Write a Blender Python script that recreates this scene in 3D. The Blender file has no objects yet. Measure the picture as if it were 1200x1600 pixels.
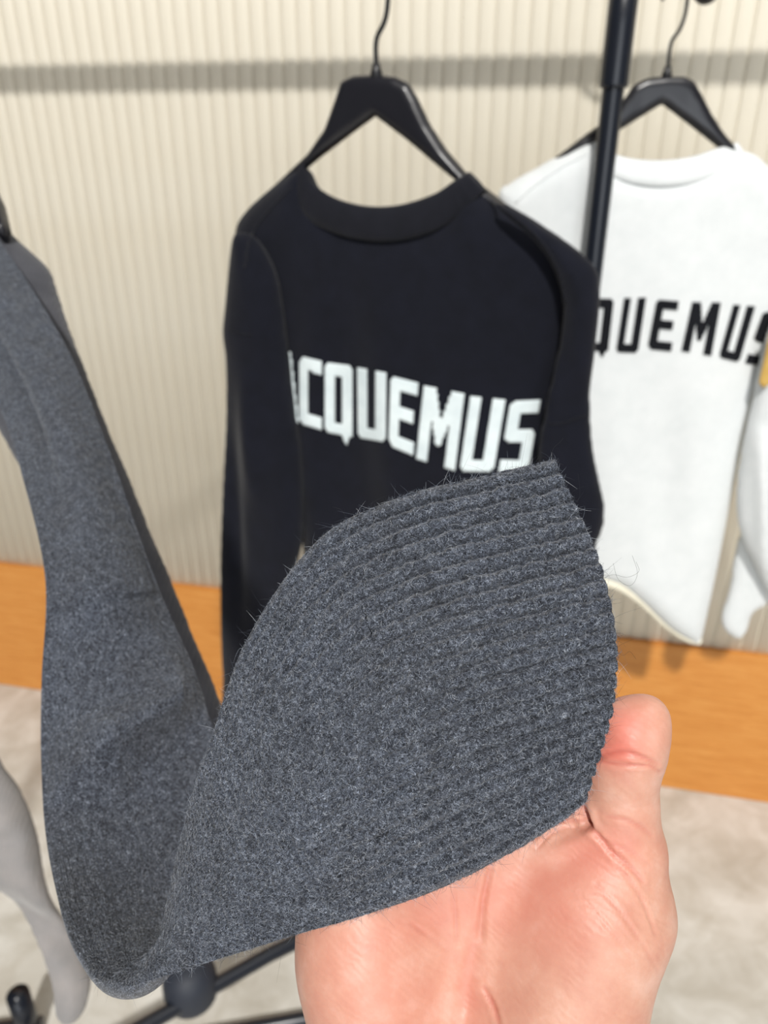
import bpy, bmesh, math, random
import numpy as np
from mathutils import Vector, Matrix
from mathutils.bvhtree import BVHTree

random.seed(7)
RNG = np.random.default_rng(7)
SC = bpy.context.scene
COL = SC.collection
R = math.radians

# ------------------------------------------------------------------ camera
CAM_H = 1.45
PITCH = R(26.0)
FPX = 1200.0
cd = bpy.data.cameras.new('camera')
cam = bpy.data.objects.new('camera', cd)
COL.objects.link(cam)
cam.location = (0, 0, CAM_H)
cam.rotation_euler = (R(90) - PITCH, 0, 0)
cd.sensor_fit = 'VERTICAL'
cd.sensor_height = 32.0
cd.lens = 24.0
cd.clip_start = 0.01
cd.dof.use_dof = True
cd.dof.focus_distance = 0.197
cd.dof.aperture_fstop = 14.0
SC.camera = cam

# ------------------------------------------------------------------ light
SC.view_settings.view_transform = 'Standard'
SC.view_settings.look = 'None'
SC.view_settings.gamma = 1.0
SC.view_settings.use_curve_mapping = False
SC.view_settings.exposure = -0.07
world = bpy.data.worlds.new('shop_ambient')
SC.world = world
world.use_nodes = True
bg = world.node_tree.nodes['Background']
bg.inputs['Color'].default_value = (1.0, 0.985, 0.96, 1)
bg.inputs['Strength'].default_value = 0.135


def lamp(name, kind, loc, energy, color, target=None, **kw):
    l = bpy.data.lights.new(name, kind)
    l.energy = energy
    l.color = color
    for k, v in kw.items():
        setattr(l, k, v)
    o = bpy.data.objects.new(name, l)
    COL.objects.link(o)
    o.location = loc
    if target is not None:
        d = Vector(target) - Vector(loc)
        o.rotation_euler = d.to_track_quat('-Z', 'Y').to_euler()
    return o


# high ceiling spotlight behind the photographer: it throws the bar's shadow on the wall
lamp('ceiling_spotlight', 'POINT', (-0.5, -7.0, 9.0), 5500, (1.0, 0.975, 0.93), shadow_soft_size=0.26)
# soft cool fill, added behind the camera to brighten the lower wall
lamp('cool_front_fill', 'AREA', (0.25, -2.9, 1.25), 46, (0.90, 0.95, 1.0), target=(0.0, 1.5, 0.7),
     shape='RECTANGLE', size=2.2, size_y=1.8)
lamp('ceiling_panel_light', 'AREA', (0.7, 0.1, 3.0), 12, (1.0, 0.98, 0.95), target=(0.1, 0.5, 1.1),
     shape='RECTANGLE', size=1.4, size_y=0.9)

# ------------------------------------------------------------------ geometry helpers
SP, CP = math.sin(PITCH), math.cos(PITCH)
CAMP = np.array([0, 0, CAM_H])


def cam2w(p):
    """camera-frame points (x right, y up, z towards the viewer) to world"""
    p = np.asarray(p, float)
    x, y, d = p[..., 0], p[..., 1], -p[..., 2]
    return np.stack([x, y * SP + d * CP, CAM_H + y * CP - d * SP], -1)


def C(px, py, d):
    """a sight line at photo pixel px,py and depth d, in the camera frame"""
    return np.array([(px - 600) / FPX * d, (800 - py) / FPX * d, -d])


def W(px, py, d):
    return cam2w(C(px, py, d))


def WY(px, py, Y):
    """point of the sight line that lies Y metres in front of the camera, measured over the floor"""
    r = ray(px, py)
    return CAMP + r * (Y / r[1])


def ray(px, py):
    return cam2w(C(px, py, 1.0)) - CAMP


def WZ(px, py, z):
    r = ray(px, py)
    return CAMP + r * ((z - CAM_H) / r[2])


def link(name, me, mat, parent=None):
    o = bpy.data.objects.new(name, me)
    COL.objects.link(o)
    if mat is not None and len(me.materials) == 0:
        me.materials.append(mat)
    if parent is not None:
        o.parent = parent
        o.matrix_parent_inverse = Matrix.Translation(-Vector(parent.location))
    return o


def mesh_obj(name, verts, faces, mat, parent=None, smooth=True):
    me = bpy.data.meshes.new(name)
    v = np.asarray(verts, np.float32)
    if isinstance(faces, np.ndarray) and faces.ndim == 2:
        n, k = faces.shape
        me.vertices.add(len(v))
        me.vertices.foreach_set('co', v.ravel())
        me.loops.add(n * k)
        me.loops.foreach_set('vertex_index', faces.astype(np.int32).ravel())
        me.polygons.add(n)
        me.polygons.foreach_set('loop_start', np.arange(0, n * k, k, dtype=np.int32))
        me.update(calc_edges=True)
    else:
        me.from_pydata([tuple(map(float, q)) for q in v], [], [tuple(int(i) for i in f) for f in faces])
    me.validate()
    if smooth:
        me.polygons.foreach_set('use_smooth', [True] * len(me.polygons))
    return link(name, me, mat, parent)


def thing(name, label, cat, loc, group=None):
    o = bpy.data.objects.new(name, None)
    COL.objects.link(o)
    o.location = tuple(float(q) for q in loc)
    o.empty_display_size = 0.05
    o['label'] = label
    o['category'] = cat
    if group:
        o['group'] = group
    return o


def struct(o):
    o['kind'] = 'structure'
    return o


def tube_vf(path, radii, seg=14, caps=True):
    path = np.asarray(path, float)
    n = len(path)
    radii = np.broadcast_to(np.asarray(radii, float), (n,))
    tang = np.gradient(path, axis=0)
    ln_ = np.linalg.norm(tang, axis=1)
    tang = np.where(ln_[:, None] > 1e-9, tang, path[-1] - path[0])
    tang /= np.linalg.norm(tang, axis=1)[:, None]
    ref = np.array([0, 0, 1.0]) if abs(tang[0][2]) < .9 else np.array([1.0, 0, 0])
    a = np.cross(tang[0], ref)
    a /= np.linalg.norm(a)
    verts, faces = [], []
    for i in range(n):
        a = a - tang[i] * a.dot(tang[i])
        a /= np.linalg.norm(a)
        b = np.cross(tang[i], a)
        for k in range(seg):
            t = 2 * math.pi * k / seg
            verts.append(path[i] + radii[i] * (math.cos(t) * a + math.sin(t) * b))
    for i in range(n - 1):
        for k in range(seg):
            faces.append((i * seg + k, i * seg + (k + 1) % seg, (i + 1) * seg + (k + 1) % seg, (i + 1) * seg + k))
    if caps:
        faces.append(tuple(range(seg))[::-1])
        faces.append(tuple((n - 1) * seg + k for k in range(seg)))
    return verts, faces


def tube(name, path, radii, mat, parent=None, seg=14):
    v, f = tube_vf(path, radii, seg)
    return mesh_obj(name, v, f, mat, parent)


def spline(pts, n):
    """Catmull-Rom through pts (K,D), n samples, returns (n,D)"""
    pts = np.asarray(pts, float)
    K = len(pts)
    t = np.linspace(0, K - 1, n) if np.isscalar(n) else np.asarray(n, float)
    i = np.clip(np.floor(t).astype(int), 0, K - 2)
    f = (t - i)[:, None]
    p1, p2 = pts[i], pts[i + 1]
    p0 = np.where((i > 0)[:, None], pts[np.maximum(i - 1, 0)], 2 * p1 - p2)
    p3 = np.where((i < K - 2)[:, None], pts[np.minimum(i + 2, K - 1)], 2 * p2 - p1)
    return .5 * (2 * p1 + (p2 - p0) * f + (2 * p0 - 5 * p1 + 4 * p2 - p3) * f ** 2 + (3 * p1 - p0 - 3 * p2 + p3) * f ** 3)


def lathe_tube(a, b, profile):
    """stations (fraction along a-b, radius)"""
    a, b = np.asarray(a, float), np.asarray(b, float)
    return [a + (b - a) * f for f, _ in profile], [r for _, r in profile]


# ---- surface nets: a closed quad mesh from a sampled field (negative inside)
def surface_nets(f, org, h):
    nx, ny, nz = f.shape
    ins = f < 0
    c = [(i, j, k) for i in (0, 1) for j in (0, 1) for k in (0, 1)]

    def sl(a, o):
        return a[o[0]:nx - 1 + o[0], o[1]:ny - 1 + o[1], o[2]:nz - 1 + o[2]]
    cnt = sum(sl(ins, o).astype(np.int8) for o in c)
    cell = (cnt > 0) & (cnt < 8)
    idx = np.argwhere(cell)
    m = len(idx)
    acc = np.zeros((m, 3))
    num = np.zeros(m)
    I, J, K = idx.T
    for a in c:
        for ax in range(3):
            if a[ax]:
                continue
            b = list(a)
            b[ax] = 1
            fa = f[I + a[0], J + a[1], K + a[2]]
            fb = f[I + b[0], J + b[1], K + b[2]]
            x = (fa < 0) != (fb < 0)
            t = np.where(x, fa / np.where(x, fa - fb, 1), 0)
            p = np.array(a, float)[None].repeat(m, 0)
            p[:, ax] += t
            acc += np.where(x[:, None], p, 0)
            num += x
    verts = (idx + acc / num[:, None]) * h + np.asarray(org)
    vid = -np.ones(cell.shape, int)
    vid[I, J, K] = np.arange(m)
    quads = []
    for ax in range(3):
        s0 = [slice(None)] * 3
        s1 = [slice(None)] * 3
        s0[ax] = slice(0, -1)
        s1[ax] = slice(1, None)
        A, B = ins[tuple(s0)], ins[tuple(s1)]
        e = np.argwhere(A != B)
        o1, o2 = [q for q in range(3) if q != ax]
        ok = (e[:, o1] > 0) & (e[:, o2] > 0) & (e[:, o1] < f.shape[o1] - 1) & (e[:, o2] < f.shape[o2] - 1)
        e = e[ok]
        flip = A[tuple(e.T)]
        q = []
        for d1, d2 in ((1, 1), (0, 1), (0, 0), (1, 0)):
            g = e.copy()
            g[:, o1] -= d1
            g[:, o2] -= d2
            q.append(vid[tuple(g.T)])
        q = np.stack(q, 1)
        if ax == 1:
            flip = ~flip
        q[~flip] = q[~flip][:, ::-1]
        quads.append(q)
    return verts, np.concatenate(quads)


def smooth_mesh(v, q, it=3, lam=.5):
    n = len(v)
    e = np.concatenate([q[:, [0, 1]], q[:, [1, 2]], q[:, [2, 3]], q[:, [3, 0]]])
    e = np.concatenate([e, e[:, ::-1]])
    deg = np.bincount(e[:, 0], minlength=n).astype(float)
    for _ in range(it):
        s = np.stack([np.bincount(e[:, 0], weights=v[e[:, 1], k], minlength=n) for k in range(3)], 1)
        v = v + lam * (s / deg[:, None] - v)
    return v


def poly_sdf(X, Y, poly):
    """signed distance to a closed polygon, negative inside"""
    P = np.asarray(poly, float)
    d = np.full(X.shape, 1e9)
    ins = np.zeros(X.shape, bool)
    for i in range(len(P)):
        a, b = P[i], P[(i + 1) % len(P)]
        ex, ey = b - a
        wx, wy = X - a[0], Y - a[1]
        t = np.clip((wx * ex + wy * ey) / (ex * ex + ey * ey + 1e-12), 0, 1)
        d = np.minimum(d, (wx - ex * t) ** 2 + (wy - ey * t) ** 2)
        cnd = ((a[1] <= Y) & (b[1] > Y)) | ((b[1] <= Y) & (a[1] > Y))
        xi = a[0] + (Y - a[1]) / (ey if abs(ey) > 1e-12 else 1e-12) * ex
        ins ^= cnd & (X < xi)
    d = np.sqrt(d)
    return np.where(ins, -d, d)


class Frame:
    """an upright (or slanted) working plane that really stands in the room"""
    def __init__(s, o, ux, uy):
        s.o = np.asarray(o, float)
        s.ux = np.asarray(ux, float) / np.linalg.norm(ux)
        uy = np.asarray(uy, float)
        uy = uy - s.ux * uy.dot(s.ux)
        s.uy = uy / np.linalg.norm(uy)
        s.n = np.cross(s.ux, s.uy)

    def at(s, px, py, off=0.0):
        r = ray(px, py)
        t = ((s.o + s.n * off - CAMP) @ s.n) / (r @ s.n)
        p = CAMP + r * t - s.o
        return np.array([p @ s.ux, p @ s.uy])

    def w(s, x, y, z):
        return s.o + np.multiply.outer(x, s.ux) + np.multiply.outer(y, s.uy) + np.multiply.outer(z, s.n)


def upright(px, py, Y, yaw):
    o = WY(px, py, Y)
    return Frame(o, (math.cos(yaw), -math.sin(yaw), 0), (0, 0, 1))


def pillow(name, fr, poly_px, T, Rr, mat, parent, off=0.0, zfun=None, h=.004, tfun=None, it=4, rnd=True):
    """closed, stuffed panel: outline in the plane, half thickness T, edge rounding Rr, folds zfun(x,y)"""
    P = np.array([fr.at(x, y, off) for x, y in poly_px])
    if rnd:
        P = spline(np.concatenate([P[-2:], P, P[:3]]), np.linspace(2, len(P) + 2, len(P) * 6 + 1)[:-1])
    lo = P.min(0) - 3 * h
    hi = P.max(0) + 3 * h
    xs = np.arange(lo[0], hi[0], h)
    ys = np.arange(lo[1], hi[1], h)
    X, Y = np.meshgrid(xs, ys, indexing='ij')
    d2 = poly_sdf(X, Y, P)
    zo = np.full(X.shape, off) if zfun is None else off + zfun(X, Y)
    tt = T if tfun is None else T * tfun(X, Y)
    k = np.clip(-d2 / Rr, 0, 1)
    t = tt * np.sqrt(np.clip(1 - (1 - k) ** 2, 0, 1))
    z0, z1 = (zo - T * 1.6).min() - 3 * h, (zo + T * 1.6).max() + 3 * h
    zs = np.arange(z0, z1, h)
    dz = np.abs(zs[None, None, :] - zo[..., None])
    f = np.where(d2[..., None] < 0, dz - t[..., None], np.sqrt(d2[..., None] ** 2 + dz ** 2))
    v, q = surface_nets(f.astype(np.float32), (0, 0, 0), 1.0)
    v = v * h + np.array([xs[0], ys[0], zs[0]])
    v = smooth_mesh(v, q, it)
    wv = fr.o + v[:, :1] * fr.ux + v[:, 1:2] * fr.uy + v[:, 2:3] * fr.n
    return mesh_obj(name, wv, q, mat, parent)


def bvh_of(*objs):
    vs, fs = [], []
    for o in objs:
        b = len(vs)
        M = o.matrix_world if o.parent is None else Matrix.Identity(4)
        vs += [tuple(v.co) for v in o.data.vertices]
        fs += [tuple(i + b for i in p.vertices) for p in o.data.polygons]
    return BVHTree.FromPolygons(vs, fs)


def hit(bvh, px, py, lift=0.0, far=None):
    r = ray(px, py)
    r = r / np.linalg.norm(r)
    loc, nor, i, d = bvh.ray_cast(Vector(CAMP), Vector(r))
    if loc is None:
        return None
    return np.array(loc) - r * lift


# ------------------------------------------------------------------ materials
def lin(c):
    return tuple((x / 255 / 12.92 if x / 255 <= .04045 else ((x / 255 + .055) / 1.055) ** 2.4) for x in c)


class Mat:
    def __init__(s, name, rgb=(200, 200, 200), rough=.6, **kw):
        s.m = bpy.data.materials.new(name)
        s.m.use_nodes = True
        s.nt = s.m.node_tree
        s.p = s.nt.nodes['Principled BSDF']
        s.p.inputs['Base Color'].default_value = (*lin(rgb), 1)
        s.p.inputs['Roughness'].default_value = rough
        for k, v in kw.items():
            s.p.inputs[k].default_value = v

    def node(s, t, **kw):
        n = s.nt.nodes.new(t)
        for k, v in kw.items():
            if k in n.inputs:
                n.inputs[k].default_value = v
            else:
                setattr(n, k, v)
        return n

    def ln(s, a, b):
        s.nt.links.new(a, b)

    def coords(s, scale=(1, 1, 1), rot=(0, 0, 0)):
        t = s.node('ShaderNodeTexCoord')
        mp = s.node('ShaderNodeMapping')
        mp.inputs['Scale'].default_value = scale
        mp.inputs['Rotation'].default_value = rot
        s.ln(t.outputs['Object'], mp.inputs['Vector'])
        return mp.outputs['Vector']

    def noise(s, vec, scale, detail=4, rough=.6, dist=0.0):
        n = s.node('ShaderNodeTexNoise')
        n.inputs['Scale'].default_value = scale
        n.inputs['Detail'].default_value = detail
        n.inputs['Roughness'].default_value = rough
        n.inputs['Distortion'].default_value = dist
        s.ln(vec, n.inputs['Vector'])
        return n.outputs['Fac']

    def ramp(s, fac, stops):
        n = s.node('ShaderNodeValToRGB')
        e = n.color_ramp.elements
        while len(e) < len(stops):
            e.new(.5)
        for k, (p, c) in enumerate(stops):
            e[k].position = p
            e[k].color = (*lin(c), 1)
        s.ln(fac, n.inputs['Fac'])
        return n.outputs['Color']

    def mix(s, fac, a, b, mode='MIX'):
        n = s.node('ShaderNodeMix', data_type='RGBA', blend_type=mode)
        if isinstance(fac, (int, float)):
            n.inputs[0].default_value = fac
        else:
            s.ln(fac, n.inputs[0])
        for sock, v in ((n.inputs[6], a), (n.inputs[7], b)):
            if isinstance(v, tuple):
                sock.default_value = (*lin(v), 1)
            else:
                s.ln(v, sock)
        return n.outputs[2]

    def color(s, sock):
        s.ln(sock, s.p.inputs['Base Color'])

    def bump(s, h, strength=.3, dist=.002, normal=None):
        b = s.node('ShaderNodeBump')
        b.inputs['Strength'].default_value = strength
        b.inputs['Distance'].default_value = dist
        s.ln(h, b.inputs['Height'])
        if normal is not None:
            s.ln(normal, b.inputs['Normal'])
        s.ln(b.outputs['Normal'], s.p.inputs['Normal'])
        return b.outputs['Normal']


def wall_mat():
    m = Mat('cream_wall_paint', (236, 226, 206), .62)
    n = m.noise(m.coords((1, 1, .35)), 9, 4)
    m.color(m.ramp(n, [(.3, (232, 224, 206)), (.7, (238, 232, 217))]))
    m.bump(m.noise(m.coords(), 260, 2), .06, .001)
    return m.m


def wood_mat():
    m = Mat('honey_oak_wood', (200, 130, 60), .42)
    v = m.coords((1.2, 1.2, 16), (0, 0, R(12)))
    n = m.noise(v, 7, 8, .62, .8)
    f = m.noise(m.coords((6, 6, 120)), 8, 5, .6, .2)
    c = m.ramp(n, [(.25, (196, 128, 54)), (.5, (212, 146, 70)), (.78, (224, 164, 90))])
    c2 = m.ramp(f, [(.3, (225, 190, 150)), (.7, (255, 255, 255))])
    m.color(m.mix(.5, c, c2, 'MULTIPLY'))
    m.bump(f, .12, .001)
    return m.m


def floor_mat():
    m = Mat('pale_stone_floor', (205, 199, 186), .34)
    v = m.coords()
    a = m.noise(v, 3.2, 8, .62, 1.2)
    b = m.noise(v, 11, 6, .65, .8)
    c = m.ramp(a, [(.3, (194, 191, 183)), (.5, (212, 210, 204)), (.72, (226, 225, 221))])
    d = m.ramp(b, [(.35, (205, 198, 186)), (.65, (255, 255, 255))])
    m.color(m.mix(.55, c, d, 'MULTIPLY'))
    return m.m


def knit_mat(name, rgb, dark, sheen=.25, vs=420, bs=.35, fuzz=900):
    m = Mat(name, rgb, .92)
    m.p.inputs['Sheen Weight'].default_value = sheen
    m.p.inputs['Sheen Roughness'].default_value = .5
    m.p.inputs['Specular IOR Level'].default_value = .18
    v = m.coords()
    n = m.noise(v, 38, 5, .65)
    m.color(m.ramp(n, [(.3, dark), (.7, rgb)]))
    w = m.node('ShaderNodeTexWave', bands_direction='X')
    w.inputs['Scale'].default_value = vs / 6.28 * 2
    w.inputs['Distortion'].default_value = 1.5
    w.inputs['Detail'].default_value = 2
    m.ln(v, w.inputs['Vector'])
    h = m.mix(.5, m.noise(v, fuzz, 3), w.outputs['Color'])
    m.bump(h, bs, .0016)
    return m.m


def heather_mat():
    """charcoal melange wool: pale, blue and black fibres carded together"""
    m = Mat('charcoal_melange_wool', (84, 88, 98), .95)
    m.p.inputs['Sheen Weight'].default_value = .22
    m.p.inputs['Sheen Roughness'].default_value = .45
    m.p.inputs['Specular IOR Level'].default_value = .12
    v = m.coords()
    a = m.noise(v, 1500, 4, .7, 1.6)
    b = m.noise(v, 420, 4, .6, .7)
    c = m.noise(v, 60, 4, .6)
    col = m.ramp(a, [(.38, (28, 30, 35)), (.47, (66, 70, 78)), (.56, (104, 109, 120)), (.66, (172, 180, 193))])
    col2 = m.ramp(b, [(.36, (160, 160, 164)), (.52, (215, 216, 219)), (.66, (255, 255, 255))])
    col3 = m.ramp(c, [(.3, (222, 220, 218)), (.7, (248, 251, 255))])
    m.color(m.mix(.75, m.mix(.9, col, col2, 'MULTIPLY'), col3, 'MULTIPLY'))
    m.bump(a, .5, .0006)
    return m.m


def fibre_mat(name, stops, rough=.6):
    m = Mat(name, stops[0][1], rough)
    hi = m.node('ShaderNodeHairInfo')
    m.color(m.ramp(hi.outputs['Random'], stops))
    m.p.inputs['Specular IOR Level'].default_value = .3
    return m.m


def skin_mat():
    m = Mat('pink_skin', (232, 172, 146), .46)
    v = m.coords()
    att = m.node('ShaderNodeAttribute', attribute_name='flush')
    lines = m.node('ShaderNodeAttribute', attribute_name='crease')
    n = m.noise(v, 75, 5, .62)
    base = m.ramp(n, [(.34, (189, 136, 117)), (.52, (197, 149, 129)), (.68, (205, 164, 147))])
    c = m.mix(att.outputs['Fac'], base, (208, 108, 94))
    c = m.mix(lines.outputs['Fac'], c, (188, 94, 80))
    m.color(c)
    m.p.inputs['Subsurface Weight'].default_value = .25
    m.p.inputs['Subsurface Radius'].default_value = (.012, .0045, .0025)
    m.p.inputs['Subsurface Scale'].default_value = .35
    m.p.inputs['Specular IOR Level'].default_value = .42
    fine = m.node('ShaderNodeTexWave', bands_direction='DIAGONAL')
    fine.inputs['Scale'].default_value = 190
    fine.inputs['Distortion'].default_value = 9
    fine.inputs['Detail'].default_value = 3
    fine.inputs['Detail Scale'].default_value = .6
    m.ln(v, fine.inputs['Vector'])
    cell = m.node('ShaderNodeTexVoronoi')
    cell.inputs['Scale'].default_value = 900
    m.ln(v, cell.inputs['Vector'])
    m.bump(m.mix(.45, fine.outputs['Color'], cell.outputs['Distance']), .13, .0005)
    return m.m


M_wall, M_wood, M_floor = wall_mat(), wood_mat(), floor_mat()
M_black = knit_mat('black_knit', (18, 20, 31), (13, 15, 24), .08)
M_blackrib = knit_mat('black_rib_knit', (22, 23, 31), (17, 18, 25), .1)
M_white = knit_mat('white_knit', (224, 227, 228), (216, 220, 221), .2)
M_cream = knit_mat('cream_rolled_edge', (238, 233, 214), (230, 224, 204), .2)
M_letterw = knit_mat('white_intarsia_yarn', (226, 236, 238), (206, 218, 222), .2)
M_letterb = knit_mat('black_intarsia_yarn', (20, 22, 28), (14, 15, 20), .1)
M_grey = heather_mat()
M_greyback = knit_mat('charcoal_knit_back', (76, 77, 83), (62, 63, 69), .2, fuzz=500)
M_lightgrey = knit_mat('pale_grey_knit', (146, 141, 139), (130, 128, 128), .25)
M_mustard = knit_mat('mustard_ribbon', (206, 172, 100), (190, 152, 78), .2)
M_hanger = Mat('satin_black_hanger', (24, 24, 30), .3).m
M_metal = Mat('black_powder_coat', (23, 27, 36), .3).m
M_wire = Mat('black_wire', (22, 22, 25), .35).m
M_rubber = Mat('dark_rubber', (36, 41, 52), .62).m
M_skin = skin_mat()
M_nail = Mat('thumb_nail', (226, 176, 160), .28).m
M_fuzz = fibre_mat('wool_fibres', [(0, (24, 26, 31)), (.35, (52, 56, 65)), (.65, (98, 105, 118)), (.88, (150, 158, 172)), (1, (204, 208, 214))])

# ------------------------------------------------------------------ the room
YAWW = R(12.3)
WD = np.array([math.cos(YAWW), -math.sin(YAWW), 0])
WN = np.array([-math.sin(YAWW), -math.cos(YAWW), 0])
W0 = np.array([0, 1.57, 0.0])


def wall_pt(s, out, z):
    return W0 + WD * s + WN * out + np.array([0, 0, z])


def slab(name, s0, s1, o0, o1, z0, z1, mat, parent=None, bev=0.0):
    bm = bmesh.new()
    vs = [bm.verts.new(wall_pt(s, o, z)) for s in (s0, s1) for o in (o0, o1) for z in (z0, z1)]
    for f in ((0, 1, 3, 2), (4, 6, 7, 5), (0, 4, 5, 1), (2, 3, 7, 6), (0, 2, 6, 4), (1, 5, 7, 3)):
        bm.faces.new([vs[i] for i in f])
    bmesh.ops.recalc_face_normals(bm, faces=bm.faces)
    if bev:
        bmesh.ops.bevel(bm, geom=bm.edges[:], offset=bev, segments=2, affect='EDGES')
    me = bpy.data.meshes.new(name)
    bm.to_mesh(me)
    bm.free()
    return link(name, me, mat, parent)


wall = struct(slab('wall_back', -2.2, 2.2, -.12, -.012, 0, 3.4, M_wall))
PLINTH = .42
PITCH_F = .0295
fl_v, fl_f = [], []
NS = 10
for zz in (PLINTH, 3.4):
    for k in range(NS + 1):
        a = math.pi * k / NS
        p = WD * (-math.cos(a) * PITCH_F * .47) + WN * (-.012 + .0005 + math.sin(a) * .004) + np.array([0, 0, zz])
        fl_v.append(p)
for k in range(NS):
    fl_f.append((k, k + 1, NS + 1 + k + 1, NS + 1 + k))
fl_f.append(tuple(range(NS, -1, -1)))
fl_f.append(tuple(range(NS + 1, 2 * NS + 2)))
fl_f.append((0, NS + 1, 2 * NS + 1, NS))
flute0 = mesh_obj('flute', fl_v, fl_f, M_wall, wall)
bm = bmesh.new()
bm.from_mesh(flute0.data)
bmesh.ops.recalc_face_normals(bm, faces=bm.faces)
bm.to_mesh(flute0.data)
bm.free()
nf = 120
for i in range(nf):
    o = flute0 if i == 0 else flute0.copy()
    if i:
        COL.objects.link(o)
    o.location = tuple(W0 + WD * ((i - 62) * PITCH_F))
base = struct(slab('baseboard_back', -2.2, 2.2, -.0115, .004, 0, PLINTH, M_wood, None, .002))

fl = bmesh.new()
bmesh.ops.create_grid(fl, x_segments=8, y_segments=8, size=3.2)
me = bpy.data.meshes.new('floor')
fl.to_mesh(me)
fl.free()
floor = struct(link('floor', me, M_floor))
floor.location = (0, .6, 0)

# bar along the wall above the picture, on two brackets: its shadow crosses the flutes
bar = thing('wall_rail', 'long dark metal bar fixed along the cream fluted wall above the sweaters', 'rail', wall_pt(0, .2, 1.735))
pa, pb = wall_pt(-1.9, .2, 1.735), wall_pt(1.9, .2, 1.735)
tube('bar', *lathe_tube(pa, pb, [(0, .001), (0, .018), (.5, .018), (1, .018), (1, .001)]), M_metal, bar, 20)
for s in (-1.75, 1.75):
    tube('bracket', [wall_pt(s, -.01, 1.735), wall_pt(s, .09, 1.735), wall_pt(s, .2, 1.735)], .009, M_metal, bar)

# ------------------------------------------------------------------ garment rack (post, top rail, base bar)
PX, PY = .288, 1.10            # the post
RD = np.array([.86, .50, 0]) / np.hypot(.86, .5)
RAILZ = CAM_H + .170
post = np.array([PX, PY, 0])
rack = thing('garment_rack', 'black tubular garment rack with a round post between the black and the white sweater', 'clothes rack', post)
up = np.array([0, 0, 1.0])
zj = WY(955, 132, PY)[2]
tube('post', *lathe_tube(post + up * .012, post + up * (zj + .03), [(0, .0125), (.01, .0135), (.5, .0135), (.99, .0135), (1, .013)]), M_metal, rack, 24)
tube('post_sleeve', *lathe_tube(post + up * (zj - .004), post + up * (RAILZ + .02), [(0, .0135), (.003, .0172), (.03, .0176), (.5, .0176), (.98, .0176), (1, .012)]), M_metal, rack, 24)
rl_a = post + up * RAILZ - RD * 1.25
rl_b = post + up * RAILZ + RD * .135
tube('top_rail', [rl_a, post + up * RAILZ - RD * .5, post + up * RAILZ, rl_b], .0105, M_metal, rack, 20)
cap = rl_b + RD * .008
cz = WY(1112, 5, cap[1])[2]
ball_p = [cap + RD * .017 * math.sin(t) for t in np.linspace(-1.4, 1.5, 12)]
tube('end_cap', ball_p, [.017 * math.cos(t) + .0005 for t in np.linspace(-1.4, 1.5, 12)], M_metal, rack, 20)
# low bar between the two ends, and the feet
b1 = WZ(230, 1600, .21)
b2 = WZ(420, 1492, .21)
bd = (b2 - b1) / np.linalg.norm(b2 - b1)
bl_a, bl_b = b1 - bd * .55, post + up * .21
tube('base_bar', [bl_a, b1, b2, bl_b], .0125, M_metal, rack, 20)
jx = WZ(296, 1530, .225)
jt = np.array([jx[0], jx[1], .262])
tube('bar_joint', [jt, jt - up * .01, jt - up * .03, jt - up * .062, jt - up * .075, jt - up * .086, jt - up * .09],
     [.014, .036, .043, .044, .041, .030, .004], M_rubber, rack, 28)
for e, s in ((post, 1), (bl_a * np.array([1, 1, 0]), 1)):
    cr = np.array([-bd[1], bd[0], 0])
    tube('foot', *lathe_tube(e + up * .014 - cr * .2, e + up * .014 + cr * .22, [(0, .004), (0, .0125), (.5, .0125), (1, .0125), (1, .004)]), M_metal, rack, 18)
fp = bl_a * np.array([1, 1, 0])
tube('post', [fp + up * .02, fp + up * .8, fp + up * RAILZ], .0135, M_metal, rack, 20)
st = WZ(27, 1552, .12)
# second low stand whose stub tube shows at the lower corner
stand = thing('tube_stand', 'short black upright tube with an open top at the lower left corner', 'stand', (st[0], st[1], 0))
tube('stub', [st - up * .12, st - up * .06, st - up * .003, st, st - up * .004, st - up * .03], [.019, .019, .019, .017, .0155, .0155], M_metal, stand, 22)
tube('foot', *lathe_tube(np.array([st[0] - .16, st[1] - .02, .018]), np.array([st[0] + .02, st[1] + .004, .018]), [(0, .006), (0, .018), (1, .018), (1, .006)]), M_metal, stand, 18)
bm_ = WZ(478, 1591, .02)
be_ = post - np.array([-bd[1], bd[0], 0]) * .19 + up * .02
tube('base_bar', [bm_ - (be_ - bm_) * .9, bm_, be_], .0125, M_metal, rack, 20)


# ------------------------------------------------------------------ hangers
def hanger(name, label, fr, outline, neck, hook_px, off, parent_group, T=.009, hook_r=.0027, collar=True):
    loc = fr.w(*fr.at(*neck), off)
    t = thing(name, label, 'hanger', loc, parent_group)
    c0 = fr.at(*neck)

    def tf(X, Y):
        return 1 + np.clip((np.abs(X - c0[0]) - .03) / .16, 0, 1) * .9
    body = pillow('hanger_body', fr, outline, T, T * 1.1, M_hanger, t, off, h=.0024, tfun=tf, it=3, rnd=False)
    pts = np.array([fr.w(*fr.at(x, y), off) for x, y in hook_px])
    tube('hook', spline(pts, 60), hook_r, M_wire, t, 10)
    p = fr.w(*fr.at(*neck), off)
    tube('hook_collar', [p - up * .006, p + up * .001, p + up * .004, p + up * .009, p + up * .0095], [.0065, .0065, .0052, .0045, .0015], M_wire, t, 14)
    return t


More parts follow.
